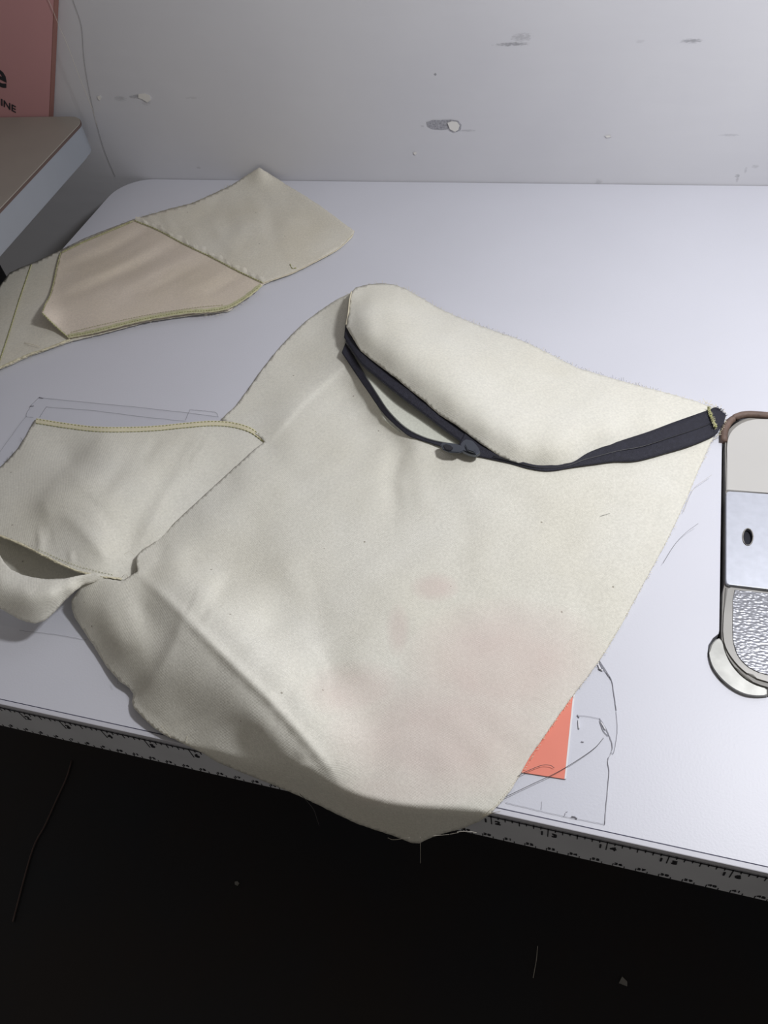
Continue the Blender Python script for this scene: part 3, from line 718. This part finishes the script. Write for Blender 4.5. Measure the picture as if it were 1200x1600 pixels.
up_outline = [(548, 457), (556, 449), (576, 444), (600, 442.5), (618, 445), (632, 450), (660, 466), (690, 484), (725, 499), (770, 516), (805, 528), (835, 541), (865, 556), (900, 574), (950, 589), (1000, 603), (1050, 616), (1085, 626), (1113, 636), (1117, 645),
    (1104, 646), (1053, 664), (1013, 679), (973, 692), (933, 706), (915, 714), (896, 725), (860, 732), (839, 731), (810, 725), (781, 713), (757, 697), (737, 683), (712, 664), (685, 647), (663, 627), (641, 610), (620, 592), (597, 575), (580, 562), (564, 549), (552, 530), (541, 511), (543, 495), (545, 480)]
cloth('pouch_panel', up_outline, fup, cv, cp, 4.0, label='puffed upper pouch panel above the zipper')
fz = Field([(541, 508, 16), (597, 572, 14), (685, 644, 12), (781, 710, 9), (535, 550, 12), (601, 647, 10), (678, 693, 9), (722, 694, 10), (620, 620, 11), (580, 590, 13), (660, 665, 10)])
cloth('lining', [(548, 530), (564, 560), (590, 584), (627, 612), (663, 640), (700, 668), (735, 690), (725, 702), (693, 700), (663, 694), (630, 680), (600, 655), (585, 625), (562, 585), (545, 548)], fz, M['lining'], cp, 4, label='pale grey green lining seen through the zipper opening')
# zipper
up_o = [(540, 508, 18.5), (564, 546, 18.5), (597, 572, 18.0), (641, 607, 17.5), (685, 644, 15.5), (712, 662, 14.5), (737, 680, 13.5), (757, 694, 12)]
up_i = [(538, 528, 16.5), (563, 566, 17), (590, 590, 17), (627, 620, 16.5), (663, 647, 15), (690, 668, 14), (712, 684, 13), (728, 696, 12)]
lo_i = [(540, 536, 14), (566, 580, 14), (590, 618, 13.5), (608, 644, 13.0), (634, 669, 12.5), (663, 684, 12.5), (693, 692, 12.0), (726, 697, 12)]
lo_o = [(534, 551, 13.5), (553, 580, 12), (575, 612, 11.5), (601, 648, 11), (634, 678, 11.5), (655, 687, 12), (678, 694, 12), (712, 705, 11.5)]
ribbon('zipper_tape', up_o, up_i, M['zip'], cp, 130, 5)
ribbon('zipper_tape', lo_i, lo_o, M['zip'], cp, 130, 5)
cl_o = [(728, 674, 14.3), (745, 686, 13.2), (781, 709, 11.5), (810, 720, 10), (839, 727, 8.8), (865, 727, 8), (880, 725, 7.8), (896, 722, 7.5), (915, 710, 7.3), (933, 702, 7), (973, 688, 6.4), (1013, 675, 6), (1053, 660, 5.5), (1104, 642, 4.6), (1117, 637, 4.2), (1126, 640, 4.0)]
cl_l = [(712, 705, 11.5), (732, 710, 11.2), (760, 716, 10), (792, 723, 9.2), (825, 732, 8.3), (850, 736, 8), (868, 735, 7.8), (885, 732, 7.6), (907, 728, 7.4), (930, 725, 6.8), (960, 721, 6.2), (995, 720, 5.2), (1040, 708, 5), (1080, 696, 4.4), (1112, 683, 3.8), (1122, 675, 3.6)]
ribbon('zipper_tape', cl_o, cl_l, M['zip'], cp, 180, 6)
ribbon('zipper_tape_end', [(1117, 637, 4.2), (1126, 642, 4.2), (1134, 649, 4.4)], [(1120, 678, 3.6), (1126, 668, 3.8), (1131, 662, 4.0)], M['zip'], cp, 20, 4)
mid = [((a[0]+b[0])/2, (a[1]+b[1])/2, max(a[2], b[2])+.55) for a, b in zip(cl_o, cl_l)][2:-1]
L = smooth_line(mid, 80); bm = bmesh.new(); tube(bm, [P(a, b, c/1000-.0002) for a, b, c in L], .00035, 4); bm_obj('zipper_coil', bm, M['teeth'], cp, True)['label'] = 'closed zipper coil line'
def teeth(line, side):
    L = smooth_line(line, 140); bm = bmesh.new()
    for i in range(3, 139):
        a, b, c = L[i]; d = L[min(i+1, 139)]-L[i-1]; d = d[:2]/np.linalg.norm(d[:2]); nn = np.array([-d[1], d[0]])*side
        p0 = P(a-nn[0]*.9, b-nn[1]*.9, c/1000+.0003); p1 = P(a+nn[0]*1.4, b+nn[1]*1.4, c/1000+.0003)
        tube(bm, [p0, p1], .00030, 4)
    o = bm_obj('zipper_teeth', bm, M['teeth'], cp); o['kind'] = 'stuff'
teeth(up_i, 1); teeth(lo_i, -1)
# slider and pull
def blob_plate(name, pts, h, t, mat, parent, bev=.0005, tilt=0):
    q = [P(x, y, h) for x, y in pts]; bm = bmesh.new(); prism(bm, [(v.x, v.y) for v in q], TZ+h-t/2, TZ+h+t/2)
    bmesh.ops.bevel(bm, geom=[e for e in bm.edges], offset=bev, segments=2, affect='EDGES')
    return bm_obj(name, bm, mat, parent, False)
sl = blob_plate('slider', [(722, 692), (728, 688), (738, 690), (747, 700), (751, 709), (744, 713), (733, 711), (722, 706), (719, 698)], .0145, .003, M['slider'], cp, .0006)
blob_plate('slider_bridge', [(726, 695), (734, 692.5), (743, 703), (741, 708), (730, 704)], .0168, .0014, M['slider'], sl, .0004)
blob_plate('pull_tab', [(688, 695), (692, 692), (705, 692.5), (719, 696), (726, 699), (727, 704), (718, 708), (702, 707), (692, 703)], .0155, .0012, M['slider'], sl, .0004)
blob_plate('pull_tab_pad', [(692, 696), (697, 694), (704, 696), (708, 700), (705, 704), (698, 703.5), (694, 700)], .0163, .0006, M['teeth'], sl, .0002)
# piping line where the pouch turns at the left and the green bar tack at the right
fconst = lambda z: (lambda xy: np.full(len(np.atleast_2d(xy)), z))
thread('edge_seam', [(549, 456, .0215), (546, 470, .0222), (544, 490, .0222), (541, 507, .0205)], M['cream'], parent=cp, r=.0005)
seam_band('bar_tack', [(1107, 636), (1110, 648), (1114, 658), (1119, 668)], lambda xy: np.full(len(np.atleast_2d(xy)), .0056), M['green'], cp, 4.5, 30, .0002, .0008, label='yellow green bar tack stitching')
bm = bmesh.new()
for i in range(46):                              # whip stitches of the bar tack
    t = random.random(); x = 1107+12*t; y = 636+32*t
    a = P(x+random.uniform(-4, 4), y+random.uniform(-3, 3), .0066); b = P(x+random.uniform(-4, 4), y+random.uniform(-3, 3), .0068)
    tube(bm, [a, (a+b)/2+Vector((0, 0, .0005)), b], .00014, 3)
o = bm_obj('bar_tack_thread', bm, M['green2'], cp); o['kind'] = 'stuff'
# ------------- left panel with the stitched hem
left_ctrl = [(55, 656, 2), (100, 662, 3), (150, 668, 5), (200, 668, 5), (240, 667, 4), (330, 660, 3), (385, 668, 3), (418, 690, 2.5), (40, 690, 1.5), (10, 722, 1.5), (-60, 780, 5),
    (60, 720, 4), (110, 720, 5), (150, 720, 12), (120, 745, 15), (90, 770, 17), (75, 795, 18), (85, 825, 18), (200, 720, 13), (160, 770, 20), (230, 760, 13), (290, 700, 6), (350, 690, 3), (330, 730, 3), (270, 790, 4), (250, 830, 5), (225, 850, 6),
    (130, 820, 22), (180, 820, 17), (160, 860, 20), (190, 903, 12), (150, 897, 17), (120, 893, 19), (60, 863, 18), (0, 836, 14), (-60, 812, 10), (40, 800, 14), (0, 780, 10), (20, 740, 5), (30, 830, 15), (205, 870, 8), (200, 890, 10), (260, 880, 3), (420, 740, 1)]
left_creases = [([(172, 676), (140, 715), (95, 755), (72, 785), (78, 815)], 2.0, 13, 34),
    ([(288, 735), (262, 775), (236, 820), (208, 880)], 2.6, 15, 50),
    ([(210, 700), (180, 740), (150, 780)], -.9, 14, 12), ([(250, 685), (220, 720)], -.8, 9, 9), ([(300, 680), (270, 720)], -.6, 10, 10),
    ([(60, 830), (62, 850), (58, 866)], 1.3, 4, 8), ([(100, 800), (140, 840), (175, 880)], 1.0, 10, 14), ([(120, 770), (160, 800), (190, 850)], -.6, 10, 10), ([(110, 860), (112, 880)], .7, 4, 4)]
fleft = Field(left_ctrl, left_creases, noise=.2)
left_outline = [(54, 656), (75, 659), (100, 663), (150, 669), (200, 669), (245, 667), (290, 662), (330, 659), (360, 661), (388, 668), (405, 678), (420, 692), (440, 700), (420, 730), (300, 840), (250, 880), (212, 905), (190, 908), (165, 904), (120, 894), (90, 880), (60, 866), (30, 850), (0, 838), (-60, 815), (-60, 780), (0, 730), (12, 718), (28, 700), (40, 682)]
cloth('side_panel', left_outline, fleft, cv, cp, 4.0, label='left hand canvas panel with a stitched top hem')
hemline = [(56, 657), (100, 664), (150, 670), (200, 670.5), (245, 668.5), (290, 664), (330, 661), (362, 663), (388, 670), (404, 680), (416, 690)]
seam_band('hem', hemline, fleft, M['hem'], cp, 7.5, 220, .0004, .0002, .15, label='pale yellow folded hem')
off = lambda line, d: [(x, y+d) for x, y in line]
stitches('hem_stitching', off(hemline, -2.6), fleft, M['green'], cp, 5.5, .6, .00022, .0009)
stitches('hem_stitching', off(hemline, 4.0), fleft, M['green'], cp, 5.5, .6, .00022, .0007)
# lower raw edge seam of the left panel
rawline = [(-40, 820), (0, 837), (30, 849), (60, 864), (90, 879), (120, 892), (150, 899), (175, 903), (190, 905)]
seam_band('raw_seam', rawline, fleft, M['hem'], cp, 3.5, 160, .0004, .0006, .9, label='raw frayed lower seam')
stitches('seam_stitching', [(60, 858), (90, 872), (120, 884), (150, 892), (180, 899)], fleft, M['green'], cp, 5, .55, .00012, .0006)
# under layer seen in the shadowed mouth and the curled roll in front of it
fin = Field([(-60, 800, 3), (0, 838, 3), (60, 866, 4), (140, 903, 8), (190, 908, 9), (-60, 900, 2), (0, 905, 2), (70, 915, 2.5), (130, 912, 6)])
cloth('under_layer', [(-60, 790), (0, 820), (60, 850), (120, 880), (185, 898), (180, 912), (130, 916), (70, 922), (0, 912), (-60, 880)], fin, cv, cp, 5)
roll_ctrl = [(-60, 835, 20), (0, 868, 24), (10, 880, 25), (22, 892, 25), (45, 901, 25), (70, 905, 25), (100, 904, 24), (125, 900, 22), (150, 897, 19), (178, 903, 14),
    (-60, 880, 24), (0, 905, 28), (40, 925, 29), (80, 928, 28), (110, 918, 24), (135, 907, 19), (-60, 925, 18), (0, 953, 18), (20, 962, 17), (54, 974, 15), (70, 970, 15), (84, 956, 16), (104, 934, 17), (130, 913, 16), (30, 945, 24), (60, 950, 23), (0, 935, 24)]
froll = Field(roll_ctrl, [], lam=.02)
cloth('curled_edge', [(-60, 838), (-20, 852), (-2, 864), (6, 878), (16, 889), (32, 897), (50, 902), (72, 905), (100, 904), (125, 899), (150, 895), (170, 900), (176, 907), (150, 909), (130, 914), (118, 923), (104, 936), (94, 947), (84, 958), (70, 970), (55, 974.5), (42, 972), (30, 968), (18, 961), (0, 951), (-60, 925)], froll, cv, cp, 3.5, label='curled fold of canvas at the left frame edge')
# loose threads of the main piece
fray('frayed_edge', [[(632, 448), (690, 482), (770, 514), (830, 538), (900, 572), (980, 597), (1050, 615), (1105, 630)]], fup, M['cream'], cp, 3.2, (2, 7), out=1)
fray('frayed_edge', [[(1114, 690), (1090, 740), (1058, 815), (1022, 884), (985, 952), (935, 1036), (895, 1089), (850, 1153), (820, 1203), (765, 1273)][::-1]], fmain, M['cream'], cp, 3.0, (2, 5), out=-1)
fray('frayed_edge', [[(500, 485), (455, 523), (410, 576), (370, 632), (345, 655)]], fmain, M['dark_thread'], cp, 5.0, (1, 4), r=.00008, out=-1)
fray('frayed_edge', [[(750, 507), (800, 525), (870, 557), (905, 573), (990, 598), (1030, 608)]], fup, M['dark_thread'], cp, 4.0, (2, 6), r=.00008, out=1)
fray('frayed_edge', [[(54, 657), (40, 683), (28, 701), (0, 731)]], fleft, M['dark_thread'], cp, 3.2, (2, 8), r=.00010, out=-1)
fray('frayed_edge', [[(70, 869), (100, 884), (130, 895), (170, 903), (200, 903)]], fleft, M['cream'], cp, 1.8, (2, 7), r=.00012, out=-1)
fray('frayed_edge', [[(1100, 628), (1118, 636), (1134, 649), (1128, 672), (1112, 690)]], lambda xy: np.full(len(np.atleast_2d(xy)), .004), M['cream'], cp, 1.4, (3, 10), r=.00012, out=1, spread=1.2)
fray('frayed_edge', [[(1118, 636), (1128, 641), (1135, 649)]], lambda xy: np.full(len(np.atleast_2d(xy)), .0045), M['zip'], cp, .9, (3, 8), r=.00014, out=1)
fray('frayed_edge', [[(545, 460), (575, 444), (610, 443), (645, 456)]], fup, M['cream'], cp, 6, (3, 8), r=.00010, out=1)
for pts, mt in [([(1112, 742, .003), (1098, 752, .003), (1083, 765, .002), (1068, 800, .002)], 'pale_thread'), ([(1091, 818, .004), (1072, 832, .003), (1055, 850, .002), (1036, 880, .002)], 'dark_thread'),
                ([(953, 802, .004), (946, 804, .0035), (937, 807, .003)], 'dark_thread'), ([(251, 1133, .006), (258, 1142, .006), (267, 1153, .005)], 'cream'), ([(292, 1150, .006), (292, 1158, .006), (289, 1160, .006)], 'cream'),
                ([(194, 866, .020), (203, 862, .020), (211, 868, .020)], 'cream'), ([(184, 1058, .006), (184, 1066, .005), (184, 1069, .004)], 'dark_thread'),
                ([(0, 768, .004), (10, 762, .004), (22, 756, .005)], 'cream'), ([(204, 905, .012), (196, 898, .016), (190, 902, .014)], 'cream')]:
    thread('loose_thread', pts, M[mt], parent=cp, r=.00008, n=14)
def ythread(pts, mt, r=.00012):
    L = smooth_line([(a, b, c) for a, b, c in pts], 20); bm = bmesh.new(); tube(bm, [PY(a, b, c) for a, b, c in L], r, 4); bm_obj('loose_thread', bm, M[mt], cp, True)
ythread([(468, 1240, .117), (478, 1250, .117), (490, 1265, .116), (496, 1282, .116), (499, 1290, .116)], 'dark_thread')
ythread([(656.5, 1308, .112), (657, 1325, .112), (657, 1349, .112)], 'pale_thread')
ythread([(606, 1309, .112), (615, 1312, .112), (640, 1309, .1125)], 'pale_thread')
ythread([(676, 1306, .114), (700, 1304, .115), (716, 1301, .115)], 'pale_thread')
ythread([(714, 1300, .116), (730, 1299, .117), (745, 1301, .118)], 'pale_thread')
ythread([(755, 1276, .124), (770, 1270, .124), (782, 1268, .124)], 'cream')
ythread([(752, 1278, .124), (763, 1268, .125), (776, 1258, .128)], 'cream')
# long loose threads on the film and card
thread('thread_end', [(786, 1247, .0015), (805, 1238, .0015), (832, 1225, .0015), (870, 1207, .0015), (905, 1186, .0012), (930, 1168, .001), (943, 1153, .001)], M['dark_thread'], 'long grey thread lying across the salmon card and clear film', r=.00013)
thread('thread_end', [(800, 1222, .0015), (812, 1211, .002), (830, 1202, .002), (848, 1195.5, .002), (860, 1196, .002), (866, 1200, .0015)], M['dark_thread'], 'short curled grey thread end on the salmon card', r=.00013)

# ------------------------------------------------------------------ second sewn piece at the upper left
c2 = empty('calico_pocket_piece', P(280, 420, 0), 'flat cream calico pocket piece with yellow green seams at the upper left', 'fabric')
f2 = Field([(405, 262, hY(405, 262, .6665)*1000), (385, 275, hY(385, 275, .6665)*1000), (425, 274, hY(425, 274, .6665)*1000), (362, 290, 1.5), (395, 298, 1.5), (425, 300, 1.5), (450, 291, 1.5), (500, 323, 1.5), (553, 360, 1.5), (500, 405, 1.5), (412, 442, 2), (355, 484, 2), (230, 500, 2.5), (110, 532, 2), (0, 575, 2), (-60, 595, 2), (-60, 480, 2), (0, 445, 2), (50, 412, 2), (90, 393, 2), (210, 343, 2.5), (300, 318, 2), (400, 340, 3), (450, 370, 2.5), (300, 400, 3), (150, 450, 3), (60, 480, 2.5)],
           [([(360, 300), (380, 350), (360, 400)], .8, 14, 12), ([(300, 345), (330, 330), (345, 310)], -.8, 9, 9), ([(450, 330), (440, 370), (455, 400)], .7, 14, 12), ([(400, 290), (420, 330), (430, 380)], -.8, 12, 12), ([(470, 320), (455, 350), (470, 390)], .7, 12, 16), ([(330, 340), (345, 370), (370, 395)], .7, 9, 14), ([(480, 350), (510, 360), (535, 362)], -.5, 9, 9), ([(255, 335), (265, 350), (270, 362)], .7, 6, 8), ([(230, 340), (240, 348), (246, 356)], .6, 5, 6), ([(270, 335), (300, 360), (310, 380)], .5, 9, 9)], noise=.12)
out2 = [(405, 261.5), (425, 274), (450, 290), (475, 305), (500, 321), (527, 341), (554, 361), (550, 371), (530, 388), (500, 405), (478, 417), (455, 428), (425, 438), (412, 444), (385, 466), (357, 486), (300, 492), (230, 502), (160, 521), (110, 533), (75, 546), (45, 556), (20, 568), (0, 576), (-60, 600), (-60, 485), (-20, 462), (0, 446), (15, 426), (32, 418), (50, 411), (70, 402), (92, 392), (130, 373), (170, 357), (210, 342), (255, 329), (300, 317), (330, 304), (362, 289), (385, 274)]
cloth('base_panel', out2, f2, M['canvas2'], c2, 4)
f3 = Field([(210, 344, 3.6), (300, 386, 4.0), (412, 441, 3.6), (385, 464, 4), (355, 482, 4), (300, 487, 5), (230, 498, 5), (160, 514, 5), (107, 527, 3.6), (66, 488, 15), (78, 460, 6), (88, 425, 4), (95, 394, 3.4), (150, 368, 3.6), (180, 430, 5), (250, 440, 5.5), (320, 440, 5), (150, 480, 7), (110, 480, 7), (90, 508, 6)],
           [([(235, 358), (170, 395), (100, 420)], -1.5, 8, 8), ([(262, 372), (190, 412), (100, 448)], 1.2, 8, 7), ([(285, 380), (220, 415), (130, 455), (85, 470)], -1.6, 8, 8), ([(310, 392), (250, 420), (190, 450)], 1.1, 8, 7), ([(338, 402), (290, 425), (240, 452), (200, 460)], -1.1, 8, 8), ([(365, 415), (320, 440), (280, 456)], .8, 8, 8), ([(385, 428), (350, 446), (320, 462)], -.9, 7, 7), ([(215, 350), (150, 385), (110, 400)], .8, 8, 8)], noise=.15)
out3 = [(210, 343), (245, 357), (290, 381), (330, 400), (370, 421), (413, 441), (400, 455), (385, 465), (357, 483), (325, 488), (290, 490), (230, 500), (180, 512), (140, 522), (107, 528), (95, 517), (80, 502), (65, 487), (71, 475), (78, 462), (84, 440), (88, 420), (92, 404), (95, 392), (130, 376), (170, 359)]
cloth('pocket_overlay', out3, f3, M['canvas3'], c2, 3.0, label='pleated pocket layer with a lifted corner')
def ruffle(name, line, fld, mat, width, n=110):
    L = smooth_line(line, n); d = np.gradient(L, axis=0); nrm = np.c_[d[:, 1], -d[:, 0]]; nrm /= np.linalg.norm(nrm, axis=1)[:, None]; V = []; Fc = []
    for i in range(n):
        w = width*(.8+.25*math.sin(i*.37)+random.uniform(-.25, .25))
        for j in range(4):
            q = L[i]+nrm[i]*w*j/3; V.append(P(q[0], q[1], fld(L[i])[0]+.0008+(.0004*math.sin(i*.9+j*.8)+.0004*math.sin(i*.31)+.0007+random.uniform(0, .0003))*math.sin(math.pi*j/4)))
    for i in range(n-1):
        for j in range(3): k = i*4+j; Fc.append((k, k+1, k+5, k+4))
    o = mesh(name, V, Fc, mat, c2, True); return o
sA = [(210, 344), (245, 358), (290, 382), (330, 401), (370, 422), (412, 442)]
ruffle('ruffled_allowance', sA, f3, M['canvas2'], 8)['label'] = 'ruffled raw seam allowance'
def seam(line, fld, w, dbl=True):
    seam_band('seam', line, fld, M['green2'], c2, w, 120, .0005, .0004, .5)
    stitches('seam_stitching', line, fld, M['green'], c2, 4.2, .7, .00022, .0012)
seam(sA, f3, 3.0)
seam([(95, 394), (92, 404), (88, 420), (84, 440), (78, 462), (71, 475), (67, 486)], f3, 2.0)
seam([(107, 525), (140, 519), (180, 509), (230, 497), (290, 487), (325, 485), (357, 479), (385, 463), (408, 445)], f3, 6.5)
stitches('seam_stitching', [(110, 519), (150, 509), (200, 498), (240, 490), (300, 481), (350, 476)], f3, M['green'], c2, 4.2, .7, .00014, .0006)
seam([(66, 489), (80, 503), (95, 517), (108, 528)], f3, 2.4)
seam([(97, 394), (130, 378), (170, 361), (208, 345)], f3, 2.6)
seam([(49, 413), (38, 445), (28, 475), (14, 520), (0, 562), (-8, 585)], f2, 2.4)
seam_band('raw_edge', [(-40, 590), (0, 574), (45, 554), (75, 544), (110, 530)], f2, M['hem'], c2, 3.5, 80, .0006, .0008, .9)
seam_band('raw_edge', [(412, 442), (455, 427), (500, 405), (530, 388), (552, 366)], f2, M['cream'], c2, 1.8, 80, .0004, .0004, .6)
stitches('stray_stitch', [(453, 412), (457, 419), (466, 417)], f2, M['green'], c2, 5, .8, .0003, .0006)
fray('frayed_edge', [[(0, 578), (60, 552), (110, 534), (160, 522), (230, 503), (300, 494), (357, 488), (412, 446)]], f2, M['cream'], c2, 3.5, (2, 5), out=-1)
fray('frayed_edge', [[(92, 391), (210, 341), (300, 316), (362, 287)]], f2, M['green2'], c2, 3.5, (2, 4), out=1)
thread('loose_thread', [(38, 536, .003), (50, 538, .004), (62, 542, .003)], M['cream'], parent=c2, r=.0002, n=8)

# ------------------------------------------------------------------ scraps on the floor
def fpt(px, py, z=.001):
    v = ray(px, py); t = (z-TZ-CH)/v[2]; return Vector((v[0]*t, v[1]*t, z))
def fthread(pts, r, mt, label):
    L = smooth_line([(a, b, 0) for a, b in pts], 24); bm = bmesh.new(); tube(bm, [fpt(a, b, .002) for a, b, _ in L], r, 5); tag(bm_obj('floor_thread', bm, M[mt], None, True), label, 'thread')
fthread([(840, 1478), (838, 1500), (833, 1528)], .0004, 'pale_thread', 'short pale thread lying on the dark floor at the lower right')
fthread([(112, 1188), (104, 1215), (88, 1250), (70, 1290), (50, 1330), (20, 1440)], .0011, 'brown', 'long faint thread on the dark floor at the lower left')
bm = bmesh.new(); prism(bm, [tuple(fpt(x, y).xy) for x, y in [(967, 1536), (972, 1526), (980, 1534), (980, 1541)]], 0.0, .002); tag(bm_obj('fabric_scrap', bm, M['bedside'], None), 'tiny pale triangular scrap on the dark floor at the lower right', 'scrap')
bm = bmesh.new(); prism(bm, [tuple(fpt(x, y).xy) for x, y in [(367, 1378), (371, 1377), (374, 1380), (371, 1384), (367, 1382)]], 0.0, .002); tag(bm_obj('lint_speck', bm, M['bedside'], None), 'tiny pale lint speck on the dark floor below the draped canvas', 'lint')
